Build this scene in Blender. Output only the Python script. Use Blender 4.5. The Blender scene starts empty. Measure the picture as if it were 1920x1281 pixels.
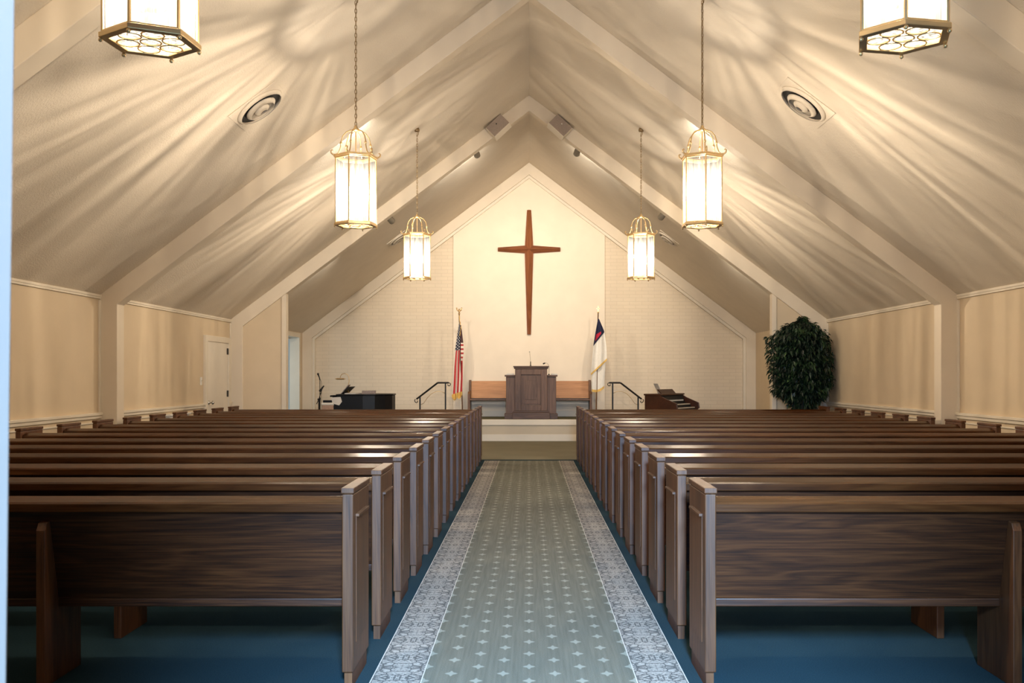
import bpy, bmesh, math, random
from mathutils import Vector, Matrix
random.seed(7)
PI = math.pi
scene = bpy.context.scene
COL = scene.collection
F, CX, CY, H = 1867.0, 992.0, 705.0, 1.45      # measured lens and horizon of the photograph


def at(px, py, d):
    return Vector(((px - CX) * d / F, d, H - (py - CY) * d / F))


# ------------------------------------------------------------------ nodes
class NT:
    def __init__(s, tree):
        s.t = tree; s.n = tree.nodes; s.l = tree.links

    def new(s, typ, **kw):
        nd = s.n.new(typ)
        for k, v in kw.items():
            setattr(nd, k, v)
        return nd

    def put(s, sock, v):
        if v is None: return
        if isinstance(v, bpy.types.NodeSocket): s.l.new(v, sock)
        else: sock.default_value = v

    def m(s, op, a, b=None, c=None, clamp=False):
        nd = s.new('ShaderNodeMath', operation=op, use_clamp=clamp)
        s.put(nd.inputs[0], a); s.put(nd.inputs[1], b); s.put(nd.inputs[2], c)
        return nd.outputs[0]

    def xyz(s, v):
        nd = s.new('ShaderNodeSeparateXYZ'); s.put(nd.inputs[0], v); return nd.outputs

    def comb(s, x, y, z):
        nd = s.new('ShaderNodeCombineXYZ')
        for i, v in enumerate((x, y, z)): s.put(nd.inputs[i], v)
        return nd.outputs[0]

    def noise(s, v, scale, detail=3, rough=.5, dist=0.0):
        nd = s.new('ShaderNodeTexNoise'); s.put(nd.inputs['Vector'], v)
        nd.inputs['Scale'].default_value = scale; nd.inputs['Detail'].default_value = detail
        nd.inputs['Roughness'].default_value = rough; nd.inputs['Distortion'].default_value = dist
        return nd.outputs['Fac']

    def ramp(s, v, stops):
        nd = s.new('ShaderNodeValToRGB'); e = nd.color_ramp.elements
        while len(e) < len(stops): e.new(.5)
        for el, (p, c) in zip(e, stops):
            el.position = p; el.color = (*c, 1) if len(c) == 3 else c
        s.put(nd.inputs[0], v); return nd.outputs[0]

    def mix(s, f, a, b):
        nd = s.new('ShaderNodeMix', data_type='RGBA')
        s.put(nd.inputs[0], f)
        s.put(nd.inputs[6], (*a, 1) if isinstance(a, tuple) else a)
        s.put(nd.inputs[7], (*b, 1) if isinstance(b, tuple) else b)
        return nd.outputs[2]

    def vscale(s, v, sc):
        nd = s.new('ShaderNodeVectorMath', operation='MULTIPLY'); s.put(nd.inputs[0], v)
        nd.inputs[1].default_value = sc; return nd.outputs[0]

    def vadd(s, a, b):
        nd = s.new('ShaderNodeVectorMath', operation='ADD'); s.put(nd.inputs[0], a); s.put(nd.inputs[1], b)
        return nd.outputs[0]

    def step(s, v, lo, hi):
        nd = s.new('ShaderNodeMapRange'); s.put(nd.inputs[0], v)
        nd.inputs[1].default_value = lo; nd.inputs[2].default_value = hi
        return nd.outputs[0]


def material(name):
    mt = bpy.data.materials.new(name); mt.use_nodes = True
    t = NT(mt.node_tree)
    b = [n for n in t.n if n.type == 'BSDF_PRINCIPLED'][0]
    obj = t.new('ShaderNodeTexCoord').outputs['Object']
    return mt, t, b, obj


def bump(t, b, h, strength, dist=.01):
    nd = t.new('ShaderNodeBump'); t.put(nd.inputs['Height'], h)
    nd.inputs['Strength'].default_value = strength; nd.inputs['Distance'].default_value = dist
    t.l.new(nd.outputs[0], b.inputs['Normal'])


def plain(name, col, rough=.5, metal=0.0, var=.06, scale=8, bmp=0.0, bscale=60, spec=.5):
    mt, t, b, o = material(name)
    n = t.noise(o, scale, 3)
    lo = tuple(max(0, c * (1 - var)) for c in col); hi = tuple(c * (1 + var) for c in col)
    t.l.new(t.ramp(n, [(.3, lo), (.7, hi)]), b.inputs['Base Color'])
    b.inputs['Roughness'].default_value = rough; b.inputs['Metallic'].default_value = metal
    b.inputs['Specular IOR Level'].default_value = spec
    if bmp: bump(t, b, t.noise(o, bscale, 4), bmp)
    return mt


def wood(name, axis, dark, mid, light, rough=.42, rings=7.0, var=1.0):
    mt, t, b, o = material(name)
    rnd = t.new('ShaderNodeObjectInfo').outputs['Random']
    off = t.comb(t.m('MULTIPLY', rnd, 37.0), t.m('MULTIPLY', rnd, 11.0), t.m('MULTIPLY', rnd, 23.0))
    p = t.vadd(o, off)
    st = {'x': (.7, 8, 8), 'y': (8, .7, 8), 'z': (8, 8, .7)}[axis]
    q = t.vscale(p, st)
    big = t.noise(q, .9, 3, .55, .6)
    ringv = t.m('FRACT', t.m('MULTIPLY', big, rings))
    ring = t.m('ABSOLUTE', t.m('SUBTRACT', t.m('MULTIPLY', ringv, 2.0), 1.0))
    st2 = {'x': (3, 130, 130), 'y': (130, 3, 130), 'z': (130, 130, 3)}[axis]
    fine = t.noise(t.vscale(p, st2), 1.0, 3, .6)
    f = t.m('ADD', t.m('MULTIPLY', ring, .24), t.m('MULTIPLY', fine, .80))
    c = t.ramp(f, [(.22, dark), (.5, mid), (.82, light)])
    slow = t.noise(t.vscale(p, {'x': (.5, 3, 3), 'y': (3, .5, 3), 'z': (3, 3, .5)}[axis]), 1.3, 2)
    c2 = t.mix(t.m('MULTIPLY', t.step(slow, .42, .66), .40 * var), c, tuple(x * .55 for x in dark))
    t.l.new(c2, b.inputs['Base Color'])
    b.inputs['Roughness'].default_value = rough
    bump(t, b, fine, .12, .004)
    return mt


def painted(name, col, rough=.6, bmp=.15, bscale=90, spec=.3):
    return plain(name, col, rough, 0, .025, 3, bmp, bscale, spec)


M = {}
M['wall'] = painted('tan_wall_paint', (.69, .56, .39), .65, .05, 40)
M['trim'] = painted('cream_trim_paint', (.78, .70, .57), .45, .03, 20)
M['beam'] = painted('cream_beam_paint', (.76, .66, .52), .55, .06, 60)
M['ceiling'] = painted('textured_ceiling_plaster', (.73, .645, .525), .8, .5, 55)
M['plaster'] = painted('ivory_plaster', (.86, .75, .60), .7, .03, 30)
M['white'] = painted('white_paint', (.82, .80, .76), .5, .02, 20)
M['door'] = painted('pale_door_paint', (.80, .73, .62), .45, .02, 20)
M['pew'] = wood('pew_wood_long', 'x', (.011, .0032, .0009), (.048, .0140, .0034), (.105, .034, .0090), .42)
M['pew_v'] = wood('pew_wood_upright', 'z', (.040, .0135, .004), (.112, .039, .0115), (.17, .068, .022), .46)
M['rail'] = wood('pew_rail_wood', 'x', (.030, .0095, .0025), (.066, .021, .0055), (.10, .036, .010), .24)
M['pulpit'] = wood('pulpit_wood', 'z', (.052, .025, .014), (.12, .062, .037), (.18, .10, .062), .5)
M['pulpit_h'] = wood('pulpit_wood_flat', 'x', (.046, .022, .012), (.105, .054, .032), (.16, .085, .05), .5)
M['orange'] = wood('honey_wood', 'x', (.33, .13, .035), (.48, .21, .065), (.58, .28, .10), .45, 4, .3)
M['brownend'] = wood('walnut_end_wood', 'z', (.07, .028, .010), (.14, .06, .022), (.2, .09, .035), .45)
M['riser'] = painted('tan_riser_paint', (.58, .49, .36), .55, .02, 20)
M['rear_dark'] = wood('unseen_dark_panelling', 'z', (.03, .012, .005), (.07, .03, .012), (.11, .05, .02), .5)  # made-up dark finish for the unseen rear wall, cuts bounce light on pews
M['jamb'] = painted('blue_grey_door_paint', (.15, .13, .115), .5, .02, 20)
M['cross'] = wood('cross_wood', 'z', (.12, .036, .012), (.24, .078, .026), (.33, .125, .045), .42, 5, .35)
M['organ'] = wood('organ_wood', 'x', (.030, .0075, .003), (.060, .016, .006), (.09, .028, .010), .35)
M['black'] = plain('black_lacquer', (.005, .006, .008), .45, 0, .1, spec=.25)
M['iron'] = plain('black_iron', (.012, .010, .009), .45, .4, .1)
M['rubber'] = plain('matt_black', (.012, .012, .012), .7)
M['brass'] = plain('brass', (.72, .50, .24), .3, .9, .08)
M['gold'] = plain('gilt_lantern_metal', (.80, .58, .30), .32, .75, .08)
M['gold_d'] = plain('antique_chain_metal', (.30, .21, .11), .4, .7, .1)
M['steel'] = plain('brushed_steel', (.5, .48, .44), .35, .9)
M['grey'] = plain('grey_mesh', (.36, .29, .24), .6, 0, .1, 60, .2, 300)
M['can'] = plain('grey_spot_metal', (.28, .25, .20), .5, .3)
M['dark'] = plain('dark_void', (.02, .018, .015), .8)
M['paper'] = plain('paper', (.70, .66, .60), .8)
M['papergrey'] = plain('printed_paper', (.34, .27, .24), .8, 0, .5, 60)
M['keys'] = plain('ivory_keys', (.78, .72, .60), .3)
M['upholstery'] = plain('dusty_pink_upholstery', (.42, .28, .21), .85, 0, .1, 30)
M['fringe'] = plain('gold_fringe', (.75, .48, .13), .7, 0, .25, 120)
M['flagwhite'] = plain('white_flag_cloth', (.82, .78, .70), .8, 0, .04, 20)
M['flagblue'] = plain('navy_flag_cloth', (.012, .014, .045), .8)
M['flagred'] = plain('red_flag_cloth', (.50, .02, .05), .8)
M['pot'] = plain('dark_wicker', (.06, .035, .02), .8, 0, .3, 40)
M['bark'] = plain('bark', (.09, .06, .04), .9, 0, .3, 20)
M['soil'] = plain('soil', (.03, .02, .015), 1.0)


def leaf_mat():
    mt, t, b, o = material('ficus_leaves')
    n = t.noise(o, 7, 3)
    t.l.new(t.ramp(n, [(.36, (.004, .012, .007)), (.52, (.008, .024, .012)), (.66, (.035, .075, .026))]), b.inputs['Base Color'])
    b.inputs['Roughness'].default_value = .42
    return mt
M['leaf'] = leaf_mat()


def brick_mat():
    mt, t, b, o = material('painted_brick')
    x, y, z = t.xyz(o)
    br = t.new('ShaderNodeTexBrick'); t.l.new(t.comb(x, z, 0.0), br.inputs['Vector'])
    br.inputs['Scale'].default_value = 1.0
    br.inputs['Brick Width'].default_value = .30; br.inputs['Row Height'].default_value = .085
    br.inputs['Mortar Size'].default_value = .006; br.inputs['Mortar Smooth'].default_value = .3
    br.inputs['Color1'].default_value = (.76, .645, .49, 1); br.inputs['Color2'].default_value = (.735, .62, .47, 1)
    br.inputs['Mortar'].default_value = (.665, .56, .42, 1)
    t.l.new(br.outputs['Color'], b.inputs['Base Color'])
    b.inputs['Roughness'].default_value = .7
    h = t.m('SUBTRACT', t.m('MULTIPLY', t.noise(t.vscale(o, (6, 6, 40)), 1, 3), .5), br.outputs['Fac'])
    bump(t, b, h, .22, .008)
    return mt
M['brick'] = brick_mat()


def carpet(name, col, var=.2):
    mt, t, b, o = material(name)
    n = t.noise(o, 160, 2); n2 = t.noise(o, 1.3, 2)
    f = t.m('ADD', t.m('MULTIPLY', n, .7), t.m('MULTIPLY', n2, .3))
    t.l.new(t.ramp(f, [(.35, tuple(c * (1 - var) for c in col)), (.65, tuple(c * (1 + var) for c in col))]), b.inputs['Base Color'])
    b.inputs['Roughness'].default_value = .95; b.inputs['Specular IOR Level'].default_value = .1
    bump(t, b, n, .3, .004)
    return mt
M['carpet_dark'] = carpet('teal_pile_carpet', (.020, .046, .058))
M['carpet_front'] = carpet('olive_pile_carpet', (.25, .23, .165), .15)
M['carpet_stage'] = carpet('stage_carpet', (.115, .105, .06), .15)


def carpet_field():
    mt, t, b, o = material('aisle_carpet_field')
    x, y, z = t.xyz(o)
    u = t.m('ADD', t.m('DIVIDE', x, .126), 40.5)
    i = t.m('FLOOR', u); fu = t.m('MULTIPLY', t.m('SUBTRACT', t.m('FRACT', u), .5), .126)
    v = t.m('ADD', t.m('DIVIDE', y, .23), t.m('MULTIPLY', t.m('MODULO', i, 2.0), .5))
    fv = t.m('MULTIPLY', t.m('SUBTRACT', t.m('FRACT', v), .5), .23)

    def ell(a, c, dy=0.0):
        p = t.m('DIVIDE', fu, a); q = t.m('DIVIDE', t.m('SUBTRACT', fv, dy), c)
        r = t.m('ADD', t.m('MULTIPLY', p, p), t.m('MULTIPLY', q, q))
        return t.step(r, 1.35, .65)
    mask = t.m('MAXIMUM', t.m('MAXIMUM', ell(.029, .017), ell(.009, .042)), ell(.016, .026))
    fine = t.noise(o, 170, 2); line = t.noise(t.vscale(o, (60, 2, 1)), 1, 2)
    base = t.ramp(t.m('ADD', t.m('MULTIPLY', fine, .5), t.m('MULTIPLY', line, .5)),
                  [(.35, (.142, .138, .106)), (.65, (.202, .200, .156))])
    c = t.mix(t.m('MULTIPLY', mask, .62), base, (.43, .44, .36))
    t.l.new(c, b.inputs['Base Color'])
    b.inputs['Roughness'].default_value = .95; b.inputs['Specular IOR Level'].default_value = .1
    bump(t, b, fine, .25, .004)
    return mt


def carpet_border():
    mt, t, b, o = material('aisle_carpet_border')
    x, y, z = t.xyz(o)                 # object origin lies on the band's centre line
    ax = t.m('ABSOLUTE', x)
    py = t.m('PINGPONG', y, .17)
    p = t.comb(ax, py, 0.0)
    n1 = t.noise(p, 26, 2, .5, 1.6)
    lines = t.step(t.m('ABSOLUTE', t.m('SUBTRACT', n1, .5)), .014, .045)
    vo = t.new('ShaderNodeTexVoronoi', feature='DISTANCE_TO_EDGE'); t.l.new(p, vo.inputs['Vector']); vo.inputs['Scale'].default_value = 17
    lv = t.step(vo.outputs['Distance'], .02, .09)
    pat = t.m('MULTIPLY', lines, lv)
    edge = t.step(ax, .075, .112)
    sq = t.step(t.noise(p, 40, 2, .5, 2.0), .47, .52)
    pat = t.m('SUBTRACT', pat, t.m('MULTIPLY', t.m('MULTIPLY', edge, sq), .9), clamp=True)
    c = t.mix(pat, (.13, .125, .115), (.47, .43, .37))
    wl = t.m('GREATER_THAN', ax, .117)
    c = t.mix(wl, c, (.66, .62, .53))
    fine = t.noise(o, 170, 2)
    t.l.new(c, b.inputs['Base Color'])
    b.inputs['Roughness'].default_value = .95; b.inputs['Specular IOR Level'].default_value = .1
    bump(t, b, fine, .25, .004)
    return mt
M['field'] = carpet_field(); M['border'] = carpet_border()


def glass_mat(name, strength, trans, fl=True):
    mt = bpy.data.materials.new(name); mt.use_nodes = True
    t = NT(mt.node_tree); t.n.clear()
    out = t.new('ShaderNodeOutputMaterial')
    o = t.new('ShaderNodeTexCoord').outputs['Object']
    x, y, z = t.xyz(o)
    nz = t.noise(t.vscale(o, (45, 45, 5)), 1, 3)
    ripple = t.step(nz, .36, .6)
    e = t.new('ShaderNodeEmission')
    e.inputs[0].default_value = (1, .91, .76, 1)
    if fl:
        core = t.step(t.m('ABSOLUTE', t.m('SUBTRACT', z, .31)), .36, .10)      # lamp glow strongest around the bulbs
        s = t.m('MULTIPLY', t.m('ADD', t.m('MULTIPLY', ripple, .5), .5), t.m('ADD', t.m('MULTIPLY', core, .9), .13))
    else:
        s = t.m('ADD', t.m('MULTIPLY', ripple, .9), .1)
    t.l.new(t.m('MULTIPLY', s, strength), e.inputs[1])
    tr = t.new('ShaderNodeBsdfTransparent'); tr.inputs[0].default_value = (1, .97, .92, 1)
    g = t.new('ShaderNodeBsdfGlossy'); g.inputs['Roughness'].default_value = .15
    mx = t.new('ShaderNodeMixShader'); mx.inputs[0].default_value = .06
    t.l.new(tr.outputs[0], mx.inputs[1]); t.l.new(g.outputs[0], mx.inputs[2])
    m2 = t.new('ShaderNodeMixShader'); m2.inputs[0].default_value = 1 - trans
    t.l.new(mx.outputs[0], m2.inputs[1]); t.l.new(e.outputs[0], m2.inputs[2])
    t.l.new(m2.outputs[0], out.inputs[0])
    return mt
M['glass'] = glass_mat('glowing_rippled_glass', 4.2, .45)
M['glass_b'] = glass_mat('glowing_bottom_glass', 2.6, .5, False)


def emit(name, col, s):
    mt = bpy.data.materials.new(name); mt.use_nodes = True
    t = NT(mt.node_tree); b = [n for n in t.n if n.type == 'BSDF_PRINCIPLED'][0]
    b.inputs['Base Color'].default_value = (*col, 1)
    b.inputs['Emission Color'].default_value = (*col, 1); b.inputs['Emission Strength'].default_value = s
    return mt
M['bulb'] = emit('lit_bulb', (1, .85, .6), 12)
M['lens'] = emit('lit_spot_lens', (1, .88, .68), 6)


def flag_mat():
    mt, t, b, o = material('stars_and_stripes_cloth')
    uv = t.new('ShaderNodeUVMap').outputs[0]
    u, v, _ = t.xyz(uv)
    red = t.m('GREATER_THAN', t.m('FRACT', t.m('ADD', t.m('MULTIPLY', u, 2.9), .1)), .5)
    c = t.mix(red, (.80, .70, .60), (.52, .035, .04))
    can = t.m('MULTIPLY', t.m('LESS_THAN', v, .40), t.m('LESS_THAN', u, .92))
    su = t.m('MULTIPLY', u, 4.5); sv = t.m('ADD', t.m('MULTIPLY', v, 24.0), t.m('MULTIPLY', t.m('FLOOR', su), .5))
    fu = t.m('SUBTRACT', t.m('FRACT', su), .5); fv = t.m('SUBTRACT', t.m('FRACT', sv), .5)
    r = t.m('ADD', t.m('MULTIPLY', fu, fu), t.m('MULTIPLY', fv, fv))
    star = t.m('LESS_THAN', r, .075)
    cc = t.mix(star, (.018, .022, .06), (.8, .76, .7))
    t.l.new(t.mix(can, c, cc), b.inputs['Base Color'])
    b.inputs['Roughness'].default_value = .75
    return mt
M['usflag'] = flag_mat()


def fold_mat():
    mt, t, b, o = material('striped_flag_fold')
    uv = t.new('ShaderNodeUVMap').outputs[0]
    u, v, _ = t.xyz(uv)
    red = t.m('GREATER_THAN', t.m('FRACT', t.m('MULTIPLY', v, 9.0)), .55)
    c = t.mix(red, (.80, .70, .60), (.42, .035, .035))
    c = t.mix(t.m('LESS_THAN', v, .47), c, (.07, .03, .03))
    t.l.new(c, b.inputs['Base Color']); b.inputs['Roughness'].default_value = .75
    return mt
M['usfold'] = fold_mat()


# ------------------------------------------------------------------ geometry helpers
def BM(): return bmesh.new()


def box(bm, x0, x1, y0, y1, z0, z1, mtx=None):
    vs = [bm.verts.new((x, y, z)) for z in (z0, z1) for y in (y0, y1) for x in (x0, x1)]
    for f in ((0, 2, 3, 1), (4, 5, 7, 6), (0, 1, 5, 4), (2, 6, 7, 3), (0, 4, 6, 2), (1, 3, 7, 5)):
        bm.faces.new([vs[i] for i in f])
    if mtx is not None: bmesh.ops.transform(bm, matrix=mtx, verts=vs)
    return vs


def prism(bm, prof, axis, a, b, mtx=None):
    def P(p, w):
        return {'x': (w, p[0], p[1]), 'y': (p[0], w, p[1]), 'z': (p[0], p[1], w)}[axis]
    A = [bm.verts.new(P(p, a)) for p in prof]; B = [bm.verts.new(P(p, b)) for p in prof]
    n = len(prof)
    fs = [bm.faces.new(A), bm.faces.new(B[::-1])]
    for i in range(n):
        fs.append(bm.faces.new((A[i], B[i], B[(i + 1) % n], A[(i + 1) % n])))
    bmesh.ops.recalc_face_normals(bm, faces=fs)
    if mtx is not None: bmesh.ops.transform(bm, matrix=mtx, verts=A + B)


def tube(bm, pts, r, n=8, closed=False, taper=None):
    pts = [Vector(p) for p in pts]; N = len(pts); rings = []
    up = None
    for i, p in enumerate(pts):
        if closed: d = pts[(i + 1) % N] - pts[i - 1]
        else: d = pts[min(i + 1, N - 1)] - pts[max(i - 1, 0)]
        d.normalize()
        if up is None:
            up = Vector((0, 0, 1)) if abs(d.z) < .9 else Vector((1, 0, 0))
        s = d.cross(up)
        if s.length < 1e-6: s = d.orthogonal()
        s.normalize(); up = s.cross(d).normalized()
        rr = taper[i] if taper else r
        rings.append([bm.verts.new(p + (s * math.cos(2 * PI * k / n) + up * math.sin(2 * PI * k / n)) * rr) for k in range(n)])
    for i in range(N if closed else N - 1):
        A, B = rings[i], rings[(i + 1) % N]
        for k in range(n):
            bm.faces.new((A[k], A[(k + 1) % n], B[(k + 1) % n], B[k]))
    if not closed:
        bm.faces.new(rings[0][::-1]); bm.faces.new(rings[-1])


def lathe(bm, prof, n=20, mtx=None, phase=0.0):
    rings = []; allv = []
    for r, z in prof:
        ring = [bm.verts.new((max(r, 1e-4) * math.cos(phase + 2 * PI * k / n), max(r, 1e-4) * math.sin(phase + 2 * PI * k / n), z)) for k in range(n)]
        rings.append(ring); allv += ring
    fs = []
    for A, B in zip(rings, rings[1:]):
        for k in range(n):
            fs.append(bm.faces.new((A[k], A[(k + 1) % n], B[(k + 1) % n], B[k])))
    fs.append(bm.faces.new(rings[0][::-1])); fs.append(bm.faces.new(rings[-1]))
    bmesh.ops.recalc_face_normals(bm, faces=fs)
    if mtx is not None: bmesh.ops.transform(bm, matrix=mtx, verts=allv)


def ball(bm, c, r, sc=(1, 1, 1), u=12, v=8):
    m = Matrix.Translation(Vector(c)) @ Matrix.Diagonal((r * sc[0], r * sc[1], r * sc[2], 1))
    bmesh.ops.create_uvsphere(bm, u_segments=u, v_segments=v, radius=1, matrix=m)


def grid(bm, nu, nv, fn, uv=False):
    lay = bm.loops.layers.uv.verify() if uv else None
    V = [[bm.verts.new(fn(i / nu, j / nv)) for i in range(nu + 1)] for j in range(nv + 1)]
    for j in range(nv):
        for i in range(nu):
            f = bm.faces.new((V[j][i], V[j][i + 1], V[j + 1][i + 1], V[j + 1][i]))
            if uv:
                for lp, (a, c) in zip(f.loops, ((i, j), (i + 1, j), (i + 1, j + 1), (i, j + 1))):
                    lp[lay].uv = (a / nu, c / nv)


def obj(name, bm, mat, parent=None, smooth=False, bevel=0.0, solid=0.0, loc=None):
    me = bpy.data.meshes.new(name)
    bmesh.ops.recalc_face_normals(bm, faces=bm.faces[:])
    bm.to_mesh(me); bm.free()
    for m in (mat if isinstance(mat, (list, tuple)) else [mat]): me.materials.append(m)
    if smooth:
        for p in me.polygons: p.use_smooth = True
    o = bpy.data.objects.new(name, me); COL.objects.link(o)
    if parent is not None: o.parent = parent
    if loc is not None: o.location = loc
    if solid:
        md = o.modifiers.new('solid', 'SOLIDIFY'); md.thickness = solid; md.offset = 0
    if bevel:
        md = o.modifiers.new('bevel', 'BEVEL'); md.width = bevel; md.segments = 2; md.limit_method = 'ANGLE'
        md.angle_limit = math.radians(40); md.harden_normals = False
    return o


def thing(name, label, cat, loc=(0, 0, 0), rotz=0.0, group=None):
    o = bpy.data.objects.new(name, None); COL.objects.link(o)
    o.empty_display_size = .1
    o.location = loc; o.rotation_euler = (0, 0, rotz)
    o['label'] = label; o['category'] = cat
    if group: o['group'] = group
    return o


def tag(o, label, cat, group=None):
    o['label'] = label; o['category'] = cat
    if group: o['group'] = group
    return o


def struct(name, bm, mat, parent=None, **k):
    o = obj(name, bm, mat, parent, **k)
    if parent is None: o['kind'] = 'structure'
    return o


def dup(root, loc, rotz=0.0, label=None, group=None):
    r = root.copy(); COL.objects.link(r); r.location = loc; r.rotation_euler = (0, 0, rotz)
    if label: r['label'] = label
    if group: r['group'] = group
    for ch in list(root.children):
        c = ch.copy(); COL.objects.link(c); c.parent = r
        for g in list(ch.children):
            d = g.copy(); COL.objects.link(d); d.parent = c
    return r


# ------------------------------------------------------------------ the room
W, EAVE, APEX, SL = 5.4, 2.47, 6.53, .752
YR, YE = .50, 23.85                 # rear wall (inner face), end wall
B = [6.88, 12.52, 18.0]             # near faces of the roof frames
BT = .22


def ceil_z(x): return APEX - SL * abs(x)


# floor: pew carpet, then plain olive carpet before the platform
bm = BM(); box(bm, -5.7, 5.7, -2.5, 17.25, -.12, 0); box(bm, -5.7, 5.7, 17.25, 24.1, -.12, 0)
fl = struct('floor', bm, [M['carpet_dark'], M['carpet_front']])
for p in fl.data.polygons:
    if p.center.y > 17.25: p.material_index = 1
# ceiling chevron
bm = BM()
prism(bm, [(-5.6, ceil_z(5.6)), (0, APEX), (5.6, ceil_z(5.6)), (5.6, ceil_z(5.6) + .2), (0, APEX + .22), (-5.6, ceil_z(5.6) + .2)], 'y', -.2, 24.1)
struct('ceiling', bm, M['ceiling'])
# side walls; the left one is pierced by a doorway beside the platform
DY0, DY1, DZ = 22.12, 23.30, 2.36
bm = BM()
box(bm, -5.6, -W, YR - .2, DY0, 0, EAVE + .05); box(bm, -5.6, -W, DY1, YE, 0, EAVE + .05); box(bm, -5.6, -W, DY0, DY1, DZ, EAVE + .05)
struct('wall_left', bm, M['wall'])
bm = BM(); box(bm, W, 5.6, YR - .2, YE, 0, EAVE + .05); struct('wall_right', bm, M['wall'])
# gable end wall, brick both sides of a smooth centre panel
bm = BM()
prism(bm, [(-5.6, 0), (-5.6, ceil_z(5.6) + .05), (0, APEX + .05), (5.6, ceil_z(5.6) + .05), (5.6, 0)], 'y', YE, YE + .2)
struct('wall_end', bm, M['brick'])
CWX = 1.81
bm = BM()
prism(bm, [(-CWX, 0), (-CWX, ceil_z(CWX) - .2), (0, APEX - .2), (CWX, ceil_z(CWX) - .2), (CWX, 0)], 'y', YE - .045, YE)
struct('wall_panel', bm, M['plaster'])
# rear wall round the doorway the picture is taken from; invented dark finish and raised header shape the light
bm = BM(); JX0, JX1 = -.262, .85
g0, g1 = YR - .2, YR
prism(bm, [(-5.6, 0), (-5.6, ceil_z(5.6) + .05), (JX0 - .1, ceil_z(JX0 - .1) + .05), (JX0 - .1, 0)], 'y', g0, g1)
prism(bm, [(JX1 + .1, 0), (JX1 + .1, ceil_z(JX1 + .1) + .05), (5.6, ceil_z(5.6) + .05), (5.6, 0)], 'y', g0, g1)
prism(bm, [(JX0 - .1, 2.95), (JX0 - .1, ceil_z(JX0 - .1) + .05), (0, APEX + .05), (JX1 + .1, ceil_z(JX1 + .1) + .05), (JX1 + .1, 2.95)], 'y', g0, g1)
struct('wall_rear', bm, M['rear_dark'])
bm = BM()
sh = .0137
prism(bm, [(JX0 - .12, 0), (-.2865, 0), (-.2496, 2.95), (JX0 - .12, 2.95)], 'y', YR - .22, YR + .02)
box(bm, JX1, JX1 + .12, YR - .22, YR + .02, 0, 2.95); box(bm, JX0 - .12, JX1 + .12, YR - .22, YR + .02, 2.95, 3.03)
struct('trim_doorway', bm, M['jamb'], bevel=.006)

# roof frames (beam + posts in one)
def frame_prof(t=.22, tv=.284, w=W):
    xi = w - t; zi = APEX - tv - SL * xi
    return [(-w, 0), (-w, EAVE), (0, APEX), (w, EAVE), (w, 0), (xi, 0), (xi, zi), (0, APEX - tv), (-xi, zi), (-xi, 0)]


n = 1
for y in B:
    bm = BM(); prism(bm, frame_prof(), 'y', y, y + BT)
    struct('trim_%d' % n, bm, M['beam'], bevel=.008); n += 1
bm = BM(); prism(bm, frame_prof(.23, .29), 'y', YE - .16, YE)
struct('trim_%d' % n, bm, M['beam'], bevel=.008); n += 1
bm = BM()
a = frame_prof(.29, .36); b_ = frame_prof(.23, .29)
prism(bm, b_[5:][:1] + b_[6:9] + b_[9:] + a[9:] + a[8:5:-1] + a[5:6], 'y', YE - .10, YE)
struct('trim_%d' % n, bm, M['trim']); n += 1
# wing walls standing under the third frame
for s in (-1, 1):
    bm = BM(); xi = 4.42
    pr = [(s * xi, 0), (s * xi, ceil_z(xi) - .25), (s * W, ceil_z(W)), (s * W, 0)]
    prism(bm, pr, 'y', B[2] + .05, B[2] + .17)
    struct('wall_wing_left' if s < 0 else 'wall_wing_right', bm, M['wall'])
    bm = BM(); prism(bm, [(s * (xi - .02), 0), (s * (xi - .02), ceil_z(xi - .02) - .27), (s * (xi + .06), ceil_z(xi + .06) - .27), (s * (xi + .06), 0)], 'y', B[2] + .025, B[2] + .20)
    struct('trim_%d' % n, bm, M['beam'], bevel=.004); n += 1
# chair rails, crown strips and baseboards between the posts
DOORY = (16.50, 17.86)
segs = [(YR, B[0]), (B[0] + BT, B[1]), (B[1] + BT, B[2])]
for s, side in ((-1, 'left'), (1, 'right')):
    rail, crown, base = BM(), BM(), BM()
    for k, (y0, y1) in enumerate(segs):
        parts = [(y0, y1)]
        if s < 0 and k == 2: parts = [(y0, DOORY[0]), (DOORY[1], y1)]
        for a0, a1 in parts:
            def bx(bmm, dx, z0, z1):
                x0, x1 = sorted((s * W, s * (W - dx)))
                box(bmm, x0, x1, a0, a1, z0, z1)
            bx(rail, .045, .955, .99); bx(rail, .028, .915, .955); bx(rail, .016, .855, .875)
            bx(base, .02, 0, .13)
        x0, x1 = sorted((s * W, s * (W - .022)))
        box(crown, x0, x1, y0, y1, EAVE - .055, EAVE - .005)
        x0, x1 = sorted((s * W, s * (W - .03)))
        box(crown, x0, x1, y0, y1, EAVE - .03, EAVE + .0)
        # slim upright bead beside each post
        for yy in (y0 + .0, y1 - .045):
            x0, x1 = sorted((s * W, s * (W - .02)))
            box(crown, x0, x1, yy, yy + .045, .99, EAVE - .07)
    struct('trim_%d' % n, rail, M['trim'], bevel=.006); n += 1
    struct('trim_%d' % n, crown, M['trim'], bevel=.004); n += 1
    struct('baseboard_' + side, base, M['trim'], bevel=.004)
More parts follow.
